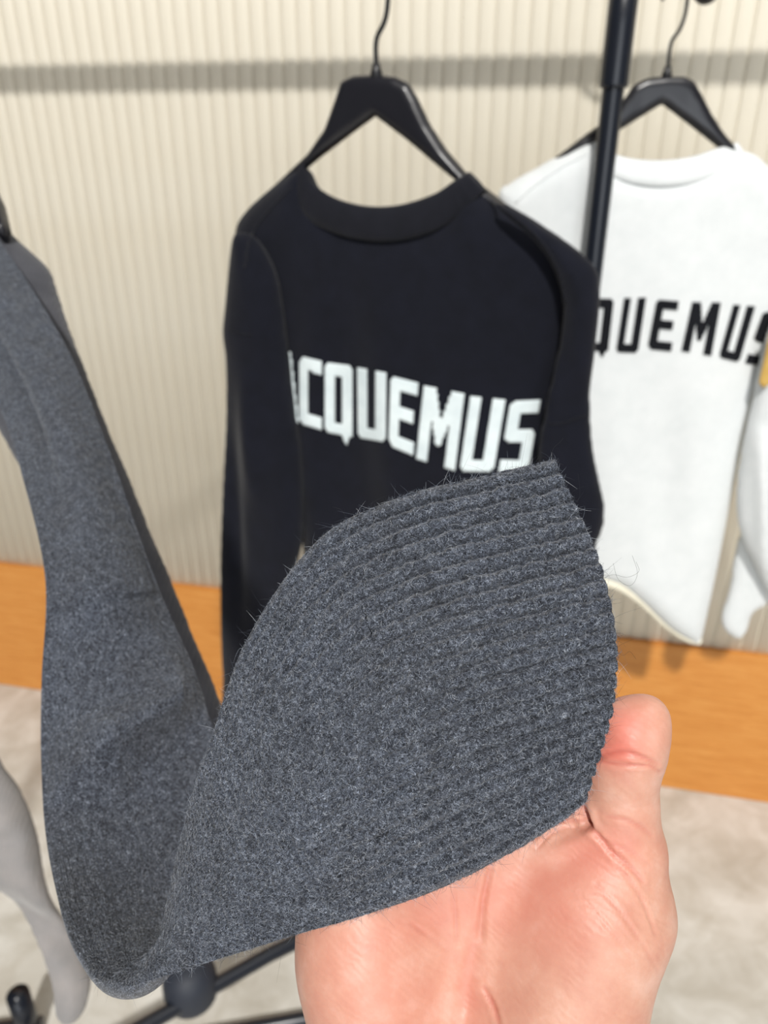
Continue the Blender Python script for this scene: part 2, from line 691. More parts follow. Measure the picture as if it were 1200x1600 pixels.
FB = upright(588, 180, .927, R(24))
hang_black = hanger('coat_hanger', 'matte black wide hanger in the neck of the black sweater', FB,
                    [(534, 126), (552, 118), (588, 116), (618, 119), (640, 131), (654, 156), (672, 194), (697, 233), (728, 270),
                     (790, 318), (838, 360), (830, 372), (770, 330), (716, 286), (680, 256), (636, 219), (587, 182), (545, 213), (500, 247), (470, 272),
                     (420, 322), (400, 316), (436, 284), (482, 240), (508, 202), (523, 160)],
                    (588, 115), [(588, 122), (588, 100), (587, 74), (590, 56), (600, 36), (605, 14), (607, -20), (608, -58), (606, -88), (599, -103), (587, -107), (575, -101), (569, -84), (573, -68)],
                    0.0, 'black hangers')
FW = upright(1043, 160, 1.16, R(5))
hang_white = hanger('coat_hanger', 'matte black wide hanger in the neck of the white sweater', FW,
                    [(978, 150), (990, 132), (1010, 122), (1042, 118), (1070, 119), (1085, 127), (1097, 148), (1112, 178), (1130, 206), (1150, 230),
                     (1190, 262), (1222, 296), (1212, 304), (1176, 274), (1128, 236), (1080, 198), (1034, 163), (1000, 184), (965, 206), (925, 226),
                     (880, 254), (840, 282), (828, 274), (876, 240), (915, 210), (950, 185)],
                    (1042, 116), [(1042, 122), (1044, 100), (1047, 76), (1051, 62), (1062, 46), (1070, 24), (1074, 0), (1075, -18), (1066, -33), (1050, -36), (1039, -24), (1035, 1)],
                    0.0, 'black hangers', hook_r=.0024)
# short arm the white sweater's hook hangs from, rising to the wall rail
hk = FW.w(*FW.at(1056, -27), 0)
arm = thing('wall_hook_arm', 'short dark sloping arm carrying the hanger of the white sweater', 'hook', wall_pt(.42, .2, 1.735))
ae = wall_pt(hk[0] / math.cos(YAWW), .2, 1.735)
tube('arm', spline([hk + np.array([-.002, -.02, .006]), hk + np.array([0, .01, -.001]), hk + np.array([0, .12, .05]), ae - up * .03, ae - up * .012], 24), .005, M_metal, arm, 12)
tube('tip', [hk + np.array([-.002, -.026, .0105]), hk + np.array([-.002, -.02, .0065])], [.0055, .0065], M_rubber, arm, 12)

# ------------------------------------------------------------------ lettering
LET = {
    'J': [[(.55, 0), (1, 0), (1, .82), (.82, 1), (.2, 1), (0, .86), (0, .62), (.38, .62), (.38, .8), (.62, .8), (.62, .18), (.55, .18)]],
    'A': [[(.28, 0), (.72, 0), (1, 1), (.64, 1), (.5, .3), (.36, 1), (0, 1)], [(.25, .6), (.75, .6), (.75, .76), (.25, .76)]],
    'C': [[(0, .08), (.15, 0), (1, 0), (1, .2), (.38, .18), (.38, .83), (1, .82), (1, 1), (.15, 1), (0, .93)]],
    'Q': [[(0, .05), (.12, 0), (.88, 0), (1, .05), (1, 1), (.92, 1), (.78, 1.13), (.62, 1), (.1, 1), (0, .94), (0, .05), (.35, .18), (.35, .84), (.64, .84), (.64, .18), (.35, .18)]],
    'U': [[(0, 0), (.34, 0), (.34, .84), (.65, .84), (.65, 0), (1, 0), (1, .95), (.88, 1), (.1, 1), (0, .95)]],
    'E': [[(0, .05), (.1, 0), (1, 0), (1, .17), (.36, .17), (.36, .4), (.92, .4), (.92, .57), (.36, .57), (.36, .82), (1, .82), (1, 1), (.15, 1), (0, .92)]],
    'M': [[(0, 0), (.3, 0), (.5, .42), (.7, 0), (1, 0), (1, 1), (.72, 1), (.72, .42), (.56, .74), (.44, .74), (.28, .42), (.28, 1), (0, 1)]],
    'S': [[(.02, .06), (.14, 0), (1, 0), (1, .17), (.4, .17), (.4, .4), (.88, .4), (1, .46), (1, .94), (.88, 1), (0, 1), (0, .82), (.62, .82), (.62, .57), (.14, .57), (.02, .52)]],
}


def letter(ch, quad, bvh, mat, parent, nx=22, ny=40, lift=.0012, inv=False):
    q = np.array(quad, float)
    e_ = (q[1] + q[2] - q[0] - q[3]) / 2 * .035
    q = q + np.array([e_, -e_, -e_, e_])
    ny2 = int(ny * 1.16)
    xs = (np.arange(nx) + .5) / nx
    ys = (np.arange(ny2) + .5) / ny
    X, Y = np.meshgrid(xs, ys, indexing='ij')
    ins = np.zeros(X.shape, bool)
    for p in LET[ch]:
        ins |= poly_sdf(X, Y, p) < 0
    vid, verts, faces = {}, [], []

    def vert(i, j):
        if (i, j) not in vid:
            u, v = i / nx, j / ny
            p = (1 - u) * (1 - v) * q[0] + u * (1 - v) * q[1] + u * v * q[2] + (1 - u) * v * q[3]
            w = hit(bvh, p[0], p[1], lift)
            vid[(i, j)] = None if w is None else len(verts)
            if w is not None:
                verts.append(w)
        return vid[(i, j)]
    for i in range(nx):
        for j in range(ny2):
            if ins[i, j]:
                f = [vert(i, j), vert(i, j + 1), vert(i + 1, j + 1), vert(i + 1, j)]
                if None not in f:
                    faces.append(f)
    if not faces:
        return
    o = mesh_obj('letter', verts, faces, mat, parent)
    s = o.modifiers.new('knit_depth', 'SOLIDIFY')
    s.thickness = .002
    s.offset = 0
    return o


def seam(name, bvh, px, r, mat, parent, n=40):
    pts = spline(np.array(px, float), n)
    w = [hit(bvh, x, y, .0003) for x, y in pts]
    w = [p for p in w if p is not None]
    if len(w) > 5:
        w = np.array(w)
        for _ in range(3):
            w[1:-1] = (w[:-2] + w[1:-1] * 2 + w[2:]) / 4
        tube(name, w, r, mat, parent, 8)


def neck_band(name, fr, upper, lower, off, thick, mat, parent, nrib=70, drop=.03, depth=.05):
    """ribbed collar: the near arc follows the photo's neckline, the far arc closes the ring lower down"""
    up2 = spline([fr.at(*p) for p in upper], 120)
    lo2 = spline([fr.at(*p) for p in lower], 120)
    mid = (up2 + lo2) / 2
    n = 120
    rows = []
    for i in range(n):
        s = i / (n - 1)
        bulge = math.sin(math.pi * s) ** .6
        zc = off - depth * .5 + depth * .5 * bulge * 1.0
        rows.append((up2[i], lo2[i], zc, s))
    back = []
    for i in range(1, n - 1):
        s = 1 - i / (n - 1)
        k = int(round(s * (n - 1)))
        bulge = math.sin(math.pi * s) ** .6
        d = np.array([0, -drop * bulge])
        back.append((up2[k] + d, lo2[k] + d, off - depth * .5 - depth * .5 * bulge, s))
    rows = rows + back
    m = len(rows)
    K = 12
    verts, faces = [], []
    for i, (a, b, z, s) in enumerate(rows):
        rib = 1 + .16 * math.sin(2 * math.pi * nrib * i / m * 1.5)
        c = (a + b) / 2
        hv = (a - b) / 2
        front = 1 if i < n else -1
        for k in range(K):
            t = 2 * math.pi * k / K
            p = c + hv * math.cos(t)
            zz = z + front * thick * rib * math.sin(t) - front * .004 * math.cos(t)
            verts.append(fr.w(p[0], p[1], zz))
    for i in range(m):
        j = (i + 1) % m
        for k in range(K):
            l = (k + 1) % K
            if i == n - 1 or i == m - 1:
                # the two sides face opposite ways: mirror the ring index at the joins
                kk, ll = (-k) % K, (-l) % K
                faces.append((i * K + k, i * K + l, j * K + ll, j * K + kk))
            else:
                faces.append((i * K + k, i * K + l, j * K + l, j * K + k))
    return mesh_obj(name, verts, faces, mat, parent)


# ------------------------------------------------------------------ black sweater
sw_b = thing('sweater', 'black knitted sweater with white capital letters, hanging in front of the rack post', 'sweater', FB.w(0, -.62, 0))


def sag(a, b, c, w, amp):
    """ridge along a line a-b in plane coordinates"""
    a, b = np.asarray(a), np.asarray(b)

    def f(X, Y):
        e = b - a
        t = np.clip(((X - a[0]) * e[0] + (Y - a[1]) * e[1]) / (e @ e), 0, 1)
        d = np.hypot(X - a[0] - e[0] * t, Y - a[1] - e[1] * t)
        return amp * np.exp(-(d / w) ** 2) * np.clip(np.sin(np.pi * (t * .9 + .05)), 0, 1) ** c
    return f


def addf(*fs):
    return lambda X, Y: sum(f(X, Y) for f in fs)


fb = addf(lambda X, Y: -.35 * np.clip(np.abs(X - .03) - .10, 0, 1) ** 1.3 * np.clip(-(Y + .05) * 4, 0, 1),
          lambda X, Y: .006 * np.sin(X * 26 + Y * 4 + .5) * np.clip(-(Y + .1) * 3, 0, 1),
          sag(FB.at(610, 400), FB.at(640, 900), 1, .03, .010), sag(FB.at(520, 420), FB.at(500, 800), 1, .025, .007))
body_b = pillow('body', FB, [(476, 262), (430, 290), (380, 335), (368, 370), (374, 440), (404, 540), (436, 640), (458, 720), (472, 800), (478, 860), (484, 930), (486, 1060), (500, 1120), (640, 1135),
                             (780, 1150), (852, 1140), (868, 1000), (872, 860), (880, 700), (905, 560), (926, 470), (930, 430), (905, 396), (846, 352), (790, 318),
                             (742, 288), (728, 288), (700, 318), (660, 336), (612, 343), (560, 338), (520, 318), (494, 292)],
                .036, .05, M_black, sw_b, 0.0, fb)
neck_band('collar', FB, [(477, 250), (500, 283), (540, 307), (590, 319), (640, 317), (690, 301), (717, 282), (735, 268)],
          [(462, 292), (490, 332), (535, 357), (590, 370), (645, 370), (700, 354), (738, 326), (764, 296)], .032, .005, M_blackrib, sw_b)
fl_ = addf(sag(FB.at(432, 560), FB.at(440, 760), 1, .016, .014), sag(FB.at(375, 500), FB.at(372, 1000), .6, .02, .012), sag(FB.at(405, 640), FB.at(412, 960), 1, .014, -.012))
sl_b = pillow('sleeve', FB, [(366, 372), (376, 362), (402, 376), (430, 430), (443, 500), (450, 560), (459, 640), (468, 700), (473, 780), (471, 850), (455, 905), (438, 950), (420, 1000), (412, 1090), (408, 1180), (352, 1180),
                             (351, 1040), (352, 900), (355, 760), (359, 640), (358, 560), (353, 512), (358, 440)],
              .024, .04, M_black, sw_b, .046, fl_, h=.0035)
fr_ = addf(sag(FB.at(862, 460), FB.at(852, 720), .7, .018, .014), sag(FB.at(905, 480), FB.at(900, 760), 1, .014, -.008))
sr_b = pillow('sleeve', FB, [(770, 316), (800, 326), (850, 356), (905, 393), (930, 418), (937, 440), (936, 500), (930, 560), (923, 600), (922, 645), (926, 700), (936, 750), (945, 795), (941, 832), (931, 856), (930, 930),
                             (926, 1060), (915, 1170), (846, 1170), (838, 1000), (834, 880), (838, 780), (846, 690), (853, 650), (862, 600), (874, 540), (880, 480), (868, 428), (840, 382), (800, 346)],
              .020, .04, M_black, sw_b, .040, fr_, h=.0035)
BV_body = bvh_of(body_b)
BLET = [('J', [(372, 518), (412, 534), (410, 634), (370, 616)]), ('A', [(416, 534), (470, 558), (468, 662), (414, 636)]),
        ('C', [(467, 556), (504, 565), (504, 672), (467, 661)]), ('Q', [(506, 566), (552, 572), (552, 683), (506, 674)]),
        ('U', [(557, 574), (605, 583), (604, 691), (558, 683)]), ('E', [(609, 587), (655, 599), (647, 712), (606, 695)]),
        ('M', [(660, 602), (728, 616), (713, 736), (648, 716)]), ('U', [(733, 619), (792, 625), (773, 737), (716, 736)]),
        ('S', [(796, 627), (846, 625), (826, 740), (777, 738)])]
for ch, q in BLET:
    letter(ch, q, BV_body, M_letterw, sw_b, lift=.0035 if ch == 'A' else .0012)
BV_black = bvh_of(body_b, sl_b, sr_b)
seam('shoulder_seam', BV_black, [(762, 312), (800, 336), (842, 372), (872, 420), (884, 470)], .0013, M_blackrib, sw_b)
seam('shoulder_seam', BV_black, [(456, 292), (420, 330), (392, 370), (382, 420)], .0013, M_blackrib, sw_b)
seam('sleeve_seam', BV_black, [(858, 662), (880, 661), (905, 652), (921, 648)], .0012, M_blackrib, sw_b)
seam('sleeve_seam', BV_black, [(357, 512), (372, 520), (395, 524)], .0012, M_blackrib, sw_b)

# ------------------------------------------------------------------ white sweater
sw_w = thing('sweater', 'white knitted sweater with black capital letters, hanging behind the rack post', 'sweater', FW.w(0, -.72, 0))
fw = addf(lambda X, Y: .007 * np.sin(X * 24 + Y * 3 + 1) * np.clip(-(Y + .1) * 3, 0, 1),
          sag(FW.at(1040, 560), FW.at(1030, 900), 1, .03, -.009), sag(FW.at(950, 560), FW.at(945, 880), 1, .03, .008),
          sag(FW.at(920, 300), FW.at(900, 420), 1, .012, -.006))
body_w = pillow('body', FW, [(922, 222), (880, 240), (835, 264), (792, 290), (778, 312), (800, 420), (846, 560), (868, 700), (876, 840), (882, 896), (930, 904), (965, 912), (1000, 936), (1040, 972), (1070, 992), (1092, 999),
                             (1108, 940), (1124, 870), (1142, 780), (1160, 700), (1182, 620), (1208, 540), (1238, 420), (1240, 340), (1215, 280), (1180, 242), (1150, 238), (1110, 254),
                             (1060, 268), (1010, 270), (965, 262), (938, 244)],
                .03, .035, M_white, sw_w, 0.0, fw)
neck_band('collar', FW, [(921, 212), (940, 230), (966, 243), (1000, 249), (1040, 249), (1080, 243), (1118, 231), (1154, 222)],
          [(912, 240), (932, 262), (962, 280), (1000, 289), (1042, 290), (1085, 283), (1130, 268), (1166, 248)], .024, .005, M_white, sw_w, drop=.05)
fws = addf(sag(FW.at(1166, 660), FW.at(1172, 860), .5, .012, .014))
sl_w = pillow('sleeve', FW, [(1188, 560), (1178, 620), (1162, 690), (1153, 750), (1152, 800), (1160, 842), (1180, 886), (1200, 924), (1230, 960), (1275, 940), (1285, 800), (1275, 600), (1250, 430), (1228, 440)],
              .022, .03, M_white, sw_w, .04, fws, h=.0035)
cf_w = pillow('cuff', FW, [(1160, 836), (1148, 868), (1140, 920), (1128, 960), (1131, 982), (1152, 997), (1166, 984), (1176, 956), (1200, 940), (1215, 905), (1196, 860)],
              .014, .02, M_white, sw_w, .008, None, h=.003)
sl_w2 = pillow('sleeve', FW, [(778, 312), (792, 290), (820, 330), (838, 480), (846, 640), (850, 800), (846, 900), (790, 900), (776, 760), (768, 560), (766, 420)],
               .02, .03, M_white, sw_w, -.01, None, h=.004)
BV_w = bvh_of(body_w)
for ch, q in [('J', [(802, 478), (836, 472), (830, 552), (796, 560)]), ('A', [(838, 472), (876, 468), (868, 550), (828, 554)]), ('C', [(882, 467), (914, 466), (904, 548), (872, 550)]),
              ('Q', [(918, 466), (961, 467), (952, 548), (908, 548)]), ('U', [(974, 466), (1011, 465), (998, 551), (961, 550)]),
              ('E', [(1025, 468), (1062, 471), (1050, 549), (1010, 545)]), ('M', [(1080, 472), (1128, 473), (1113, 556), (1063, 548)]),
              ('U', [(1145, 476), (1181, 479), (1156, 566), (1122, 558)]), ('S', [(1192, 486), (1228, 492), (1204, 574), (1163, 567)])]:
    letter(ch, q, BV_w, M_letterb, sw_w)
hem = spline([(884, 898), (930, 906), (965, 915), (1000, 938), (1040, 974), (1070, 994), (1091, 1000)], 50)
tube('rolled_hem', [FW.w(*FW.at(x, y - 4), .010) for x, y in hem], .0085, M_cream, sw_w, 12)
seam('shoulder_seam', bvh_of(body_w), [(918, 240), (880, 260), (838, 288), (806, 316)], .0014, M_white, sw_w)
tag_ = pillow('side_ribbon', FW, [(1202, 516), (1194, 560), (1185, 598), (1192, 607), (1204, 600), (1222, 560), (1236, 524)], .004, .005, M_mustard, sw_w, .066, None, h=.0016, rnd=False)
tag_['label'] = 'mustard yellow ribbon'

# ------------------------------------------------------------------ pale grey sweater at the lower left
o_l = W(60, 1350, .62)
FL = Frame(o_l, W(260, 1350, .66) - o_l, W(20, 950, .60) - o_l)
sw_l = thing('sweater', 'pale grey knitted sweater whose limp sleeve hangs at the lower left edge', 'sweater', W(-160, 1500, .66))
fll = addf(sag(FL.at(20, 1400), FL.at(105, 1480), .5, .012, -.02), sag(FL.at(0, 1240), FL.at(90, 1420), .6, .018, .018), sag(FL.at(-20, 1290), FL.at(40, 1300), 1, .008, -.008))
sl_l = pillow('sleeve', FL, [(-60, 1080), (0, 1186), (30, 1226), (58, 1288), (74, 1368), (98, 1436), (126, 1490), (143, 1528), (140, 1556), (128, 1584), (106, 1600), (88, 1590), (82, 1545), (68, 1500), (44, 1455), (16, 1412), (-20, 1380), (-120, 1320), (-170, 1150)],
              .016, .026, M_lightgrey, sw_l, 0.0, fll, h=.003)
body_l = pillow('body', FL, [(-120, 900), (-60, 1060), (-30, 1160), (-60, 1330), (-120, 1480), (-420, 1500), (-430, 1000), (-300, 880)],
                .03, .04, M_lightgrey, sw_l, -.02, None, h=.006)

# ------------------------------------------------------------------ charcoal sweater: body behind, sleeve pulled forward, ribbed cuff in the hand
sw_g = thing('sweater', 'charcoal grey wool sweater with its ribbed cuff held up in the hand', 'sweater', W(-150, 1200, .45))
p0, p1, p2 = W(40, 400, .555), W(340, 1110, .400), W(-160, 900, .49)
FG = Frame(p0, (p1 - p0) * -1 + (p2 - p0) * 0 + 0, p2 - p0)
FG = Frame(p0, (W(240, 400, .56) - p0), p0 - (p1 + p2) / 2)
if FG.n @ (CAMP - FG.o) < 0:
    FG.n = -FG.n
body_g = pillow('body', FG, [(-160, 180), (-40, 296), (0, 338), (26, 372), (52, 396), (78, 422), (88, 448), (108, 510), (132, 572), (166, 660), (202, 745), (240, 840), (268, 905), (306, 1000), (344, 1092), (356, 1150),
                             (300, 1180), (220, 1080), (120, 900), (30, 730), (-60, 600), (-200, 560), (-330, 400)],
                .012, .02, M_greyback, sw_g, 0.0, None, h=.003)
hang_g = hanger('coat_hanger', 'black hanger arm just showing at the left edge above the charcoal sweater', FG,
                [(-150, 60), (-120, 70), (-60, 180), (-10, 284), (8, 322), (17, 360), (12, 376), (0, 372), (-30, 330), (-90, 240), (-150, 180), (-210, 240), (-270, 330), (-290, 320), (-240, 180), (-180, 70)],
                (-150, 58), [(-150, 66), (-150, 40), (-150, 14), (-146, -10), (-138, -30), (-140, -60), (-156, -70), (-166, -56)], .016, 'black hangers', T=.006)

ROWS = [  # bottom/left edge A, top/right edge B: photo pixel and depth; (dx, dy, ddepth) of the belly between
    ((-130, 470, .51), (-40, 335, .56), (0, 0, -.012)), ((-40, 560, .47), (10, 392, .52), (0, 0, -.012)),
    ((5, 650, .43), (100, 535, .468), (0, 0, -.014)), ((35, 745, .39), (165, 690, .42), (0, 0, -.014)),
    ((70, 900, .342), (240, 900, .372), (0, 0, -.012)), ((65, 1060, .327), (294, 1030, .354), (0, 0, -.010)),
    ((64, 1180, .312), (326, 1120, .340), (0, 0, -.004)), ((72, 1310, .284), (385, 1260, .316), (0, 0, .000)),
    ((100, 1440, .250), (382, 1375, .291), (0, 0, .006)), ((142, 1520, .229), (338, 1428, .266), (0, 2, .005)),
    ((186, 1543, .217), (286, 1446, .243), (0, 0, .001)), ((250, 1527, .210), (272, 1375, .228), (0, 0, -.004)),
    ((330, 1502, .206), (296, 1262, .220), (0, 0, -.006)), ((450, 1464, .202), (332, 1150, .213), (0, 0, -.007)),
    ((570, 1429, .1995), (386, 1000, .207), (0, 0, -.008)), ((680, 1391, .1975), (495, 846, .203), (0, 0, -.008)),
    ((780, 1342, .196), (620, 779, .201), (14, 0, -.008)), ((860, 1294, .195), (750, 745, .200), (38, 2, -.008)),
    ((914, 1254, .194), (866, 718, .199), (70, 4, -.008))]
RA = np.array([C(*r[0]) for r in ROWS])
RB = np.array([C(*r[1]) for r in ROWS])
RM = []
for r in ROWS:
    m = (np.array(r[0]) + np.array(r[1])) / 2 + np.array(r[2])
    RM.append(C(*m) - (C(*r[0]) + C(*r[1])) / 2)
RM = np.array(RM)


def sheet(U, V):
    A, B, Mo = spline(RA, U), spline(RB, U), spline(RM, U)
    v = V[None, :, None]
    return A[:, None] * (1 - v) + B[:, None] * v + (4 * v * (1 - v)) ** 1.4 * Mo[:, None]


def normals(P):
    du = np.gradient(P, axis=0)
    dv = np.gradient(P, axis=1)
    n = np.cross(du, dv)
    n /= np.linalg.norm(n, axis=2)[..., None] + 1e-12
    return n


U_CUFF = 15.25
NRIB = 23


def vnoise(shape, cells, seed):
    """smooth value noise on the sheet"""
    g = np.random.default_rng(seed).random((cells[0] + 3, cells[1] + 3))
    x = np.linspace(0, cells[0], shape[0])
    y = np.linspace(0, cells[1], shape[1])
    i, j = np.floor(x).astype(int), np.floor(y).astype(int)
    fx, fy = x - i, y - j
    fx, fy = (fx * fx * (3 - 2 * fx))[:, None], (fy * fy * (3 - 2 * fy))[None]
    return (g[i][:, j] * (1 - fx) * (1 - fy) + g[i + 1][:, j] * fx * (1 - fy) + g[i][:, j + 1] * (1 - fx) * fy + g[i + 1][:, j + 1] * fx * fy) - .5


def knit_front(U, V, seed):
    P = sheet(U, V)
    N = normals(P)
    if (N[len(U) // 2, len(V) // 2] @ -P[len(U) // 2, len(V) // 2]) < 0:
        N = -N
    mid = P[:, len(V) // 2]
    arc = np.concatenate([[0], np.cumsum(np.linalg.norm(np.diff(mid, axis=0), axis=1))])
    arc = arc + ARC0[seed]
    ARC0[seed + 1] = arc[-1]
    ribw = np.clip((U - 13.5) / 2.3, 0, 1)[:, None]
    jx = vnoise(P.shape[:2], (40, 30), seed) * .4
    x = V[None] * NRIB + jx * .5
    c = np.abs((x % 1.0) - .5) * 2            # 0 at the middle of a rib, 1 in the groove
    rib = (1 - c ** 2.4) * 1.0
    x2 = x * (1 + 1.0 * (1 - ribw))
    c2 = np.abs((x2 % 1.0) - .5) * 2
    st = arc[:, None] / .0021 + c2 * .62 + jx * 1.2
    loop = np.abs(np.sin(np.pi * st)) ** .7
    leg = np.sqrt(np.clip(1 - (np.abs(c2 - .5) * 1.9) ** 2, 0, 1))
    h = .0022 * rib * ribw + .0006 * loop * leg + .0002 * leg
    h = h + .0005 * vnoise(P.shape[:2], (max(4, len(U) // 3), len(V) // 3), seed + 5) + .0012 * vnoise(P.shape[:2], (14, 10), seed + 9)
    edge = np.clip(np.minimum(V, 1 - V) / .03, 0, 1)[None]
    h = h * (.35 + .65 * edge)
    # soft folds of the hanging part
    UU, VV = U[:, None], V[None]
    sf = UU - 6.1 + .9 * (VV - .5)
    h = h + .019 * np.exp(-(sf / np.where(sf < 0, .85, .26)) ** 2) * np.clip((VV - .02) / .4, 0, 1) * np.clip((1.05 - VV) / .25, 0, 1)
    se = UU - 4.22 + .12 * (VV - .5)
    h = h + .0032 * np.exp(-(se / np.where(se < 0, .5, .03)) ** 2) * np.clip((VV - .2) / .2, 0, 1) * np.clip((.97 - VV) / .1, 0, 1)
    h = h - .006 * np.exp(-((VV - .33) / .07) ** 2) * np.clip((3.6 - UU) / 1.2, 0, 1)
    h = h + .004 * np.exp(-((VV - .62) / .2) ** 2) * np.clip((5 - UU) / 1.5, 0, 1)
    HW[seed] = np.clip((.0019 * rib * ribw + .0006 * loop * leg) / .0023, 0, 1) + (1 - ribw) * .5
    return P, N, P + N * h[..., None]


ARC0, HW = {}, {}


def build_layer(name, U, V, parent, seed, cap_end):
    P, N, F = knit_front(U, V, seed)
    nu, nv = len(U), len(V)
    step = 4
    vb = V[::step]
    tk = .0075 * np.sqrt(np.clip(1 - np.abs(2 * vb - 1) ** 3, 0, 1))
    Bk = P[:, ::step] - N[:, ::step] * tk[None, :, None]
    nb = len(vb)
    # the back shares the first and last column with the front
    Bi = Bk[:, 1:-1]
    verts = np.concatenate([F.reshape(-1, 3), Bi.reshape(-1, 3)])
    fi = np.arange(nu * nv).reshape(nu, nv)
    bi = np.concatenate([fi[:, :1], nu * nv + np.arange(nu * (nb - 2)).reshape(nu, nb - 2), fi[:, -1:]], 1)

    def quads(g, rev):
        q = np.stack([g[:-1, :-1], g[1:, :-1], g[1:, 1:], g[:-1, 1:]], -1).reshape(-1, 4)
        return q[:, ::-1] if rev else q
    test = np.cross(F[1, nv // 2] - F[0, nv // 2], F[0, nv // 2 + 1] - F[0, nv // 2]) @ N[0, nv // 2]
    q = np.concatenate([quads(fi, test < 0), quads(bi, test > 0)])
    wv = cam2w(verts)
    if cap_end:
        # the cuff's mouth: both layers turn in, leaving the opening of the sleeve
        b = len(wv)
        ca = []
        tri = []
        inner = []
        for j in range(nb):
            f_ = F[-1, j * step]
            k_ = cam2w(f_) if True else f_
            bpt = wv[bi[-1, j]]
            ca.append((np.array(k_) + bpt) / 2)
        ca = np.array(ca)
        ex = []
        for j in range(nb - 1):
            for k in range(step):
                ex.append((fi[-1, j * step + k], fi[-1, j * step + k + 1], b + j + (1 if k >= step // 2 else 0), b + j) if False else None)
        nverts = np.concatenate([wv, ca])
        for j in range(nb - 1):
            a0, a1 = b + j, b + j + 1
            ring = [fi[-1, j * step + k] for k in range(step + 1)]
            for k in range(step):
                tri.append((ring[k], ring[k + 1], a1, a1) if False else (ring[k], ring[k + 1], a0 if k < step // 2 else a1, a0 if k < step // 2 else a1))
            tri.append((ring[step // 2], a1, a0, a0))
            tri.append((bi[-1, j], a0, a1, bi[-1, j + 1]))
        faces = [tuple(f) for f in q.tolist()]
        for t in tri:
            u = []
            for i in t:
                if int(i) not in u:
                    u.append(int(i))
            if len(u) >= 3:
                faces.append(tuple(u))
        o = mesh_obj(name, nverts, faces, M_grey, parent)
    else:
        o = mesh_obj(name, wv, q, M_grey, parent)
    return o, F, N


V_ = np.linspace(0, 1, 305)
U1 = np.concatenate([np.linspace(0, 9, 430)[:-1], np.linspace(9, 11, 130)[:-1], np.linspace(11, U_CUFF, 290)])
U2 = np.linspace(U_CUFF, 18, 250)
ARC0[20] = 0.0
sleeve_g, F1, N1 = build_layer('sleeve', U1, V_, sw_g, 20, False)
cuff_g, F2, N2 = build_layer('cuff', U2, V_, sw_g, 21, True)
cuff_g['label'] = 'ribbed cuff'


def fuzz(name, F, N, dens, lmin, lmax, rad, parent, seed, lift=.35, wu=None):
    rng = np.random.default_rng(seed)
    a = np.linalg.norm(np.cross(np.diff(F, axis=0)[:, :-1], np.diff(F, axis=1)[:-1]), axis=2)
    if wu is not None:
        a = a * wu
    a = a.ravel()
    n = int(dens * a.sum())
    a = np.cumsum(a / a.sum())
    k = np.searchsorted(a, rng.random(n))
    nv = F.shape[1] - 1
    i, j = k // nv, k % nv
    p = F[i, j] + rng.random((n, 1)) * (F[i + 1, j] - F[i, j]) + rng.random((n, 1)) * (F[i, j + 1] - F[i, j])
    nn = N[i, j]
    t = rng.normal(size=(n, 3))
    t -= nn * np.sum(t * nn, 1)[:, None]
    t /= np.linalg.norm(t, axis=1)[:, None]
    s = np.cross(nn, t)
    L = (lmin + (lmax - lmin) * rng.random(n) ** 2)[:, None]
    up_ = np.abs(rng.normal(size=(n, 1))) * lift
    curl = rng.normal(size=(n, 1)) * .8
    K = 5
    pts = np.zeros((n, K, 3))
    for m in range(K):
        f = m / (K - 1)
        pts[:, m] = p + nn * (.0001 + L * up_ * math.sin(f * math.pi * .8) * .55) + t * L * (f - .3) + s * L * curl * f * f * .6
    hc = bpy.data.hair_curves.new(name)
    hc.add_curves([K] * n)
    hc.position_data.foreach_set('vector', cam2w(pts).astype(np.float32).ravel())
    rr = hc.attributes.get('radius') or hc.attributes.new('radius', 'FLOAT', 'POINT')
    prof = np.array([1, 1, .9, .7, .25]) * rad
    rr.data.foreach_set('value', np.tile(prof, n).astype(np.float32))
    hc.materials.append(M_fuzz)
    o = bpy.data.objects.new(name, hc)
    COL.objects.link(o)
    o.parent = parent
    o.matrix_parent_inverse = Matrix.Translation(-Vector(sw_g.location)) if parent == sw_g else Matrix.Identity(4)
    o['kind'] = 'stuff'
    return o


fuzz('wool_fuzz', F2, N2, 6.0e6, .0005, .0017, .00002, sw_g, 3, .2, .12 + HW[21][:-1, :-1] ** 1.5)
fuzz('wool_fuzz', F1, N1, 6.0e6, .0005, .0017, .00002, sw_g, 4, .2, np.clip((U1 - 6) / 5, .22, 1)[:-1, None] * (.12 + HW[20][:-1, :-1] ** 1.5))


def edge_fuzz(name, E, n, seed):
    rng = np.random.default_rng(seed)
    k = rng.integers(0, len(E), n)
    p = E[k]
    K = 6
    d = rng.normal(size=(n, 3))
    d /= np.linalg.norm(d, axis=1)[:, None]
    d2 = rng.normal(size=(n, 3)) * .9
    L = (.0006 + .0026 * rng.random(n) ** 3)[:, None]
    pts = np.stack([p + d * L * (m / (K - 1)) + d2 * L * (m / (K - 1)) ** 2 for m in range(K)], 1)
    hc = bpy.data.hair_curves.new(name)
    hc.add_curves([K] * n)
    hc.position_data.foreach_set('vector', cam2w(pts).astype(np.float32).ravel())
    rr = hc.attributes.get('radius') or hc.attributes.new('radius', 'FLOAT', 'POINT')
    rr.data.foreach_set('value', np.tile(np.array([1, 1, .9, .8, .6, .2]) * .000022, n).astype(np.float32))
    hc.materials.append(M_fuzz)
    o = bpy.data.objects.new(name, hc)
    COL.objects.link(o)
    o.parent = sw_g
    o.matrix_parent_inverse = Matrix.Translation(-Vector(sw_g.location))
    o['kind'] = 'stuff'


E_ = np.concatenate([F2[:, 0], F2[:, -1], F2[-1], F1[420:, 0], F1[560:, -1]])
edge_fuzz('loose_fibres', E_, 2600, 11)
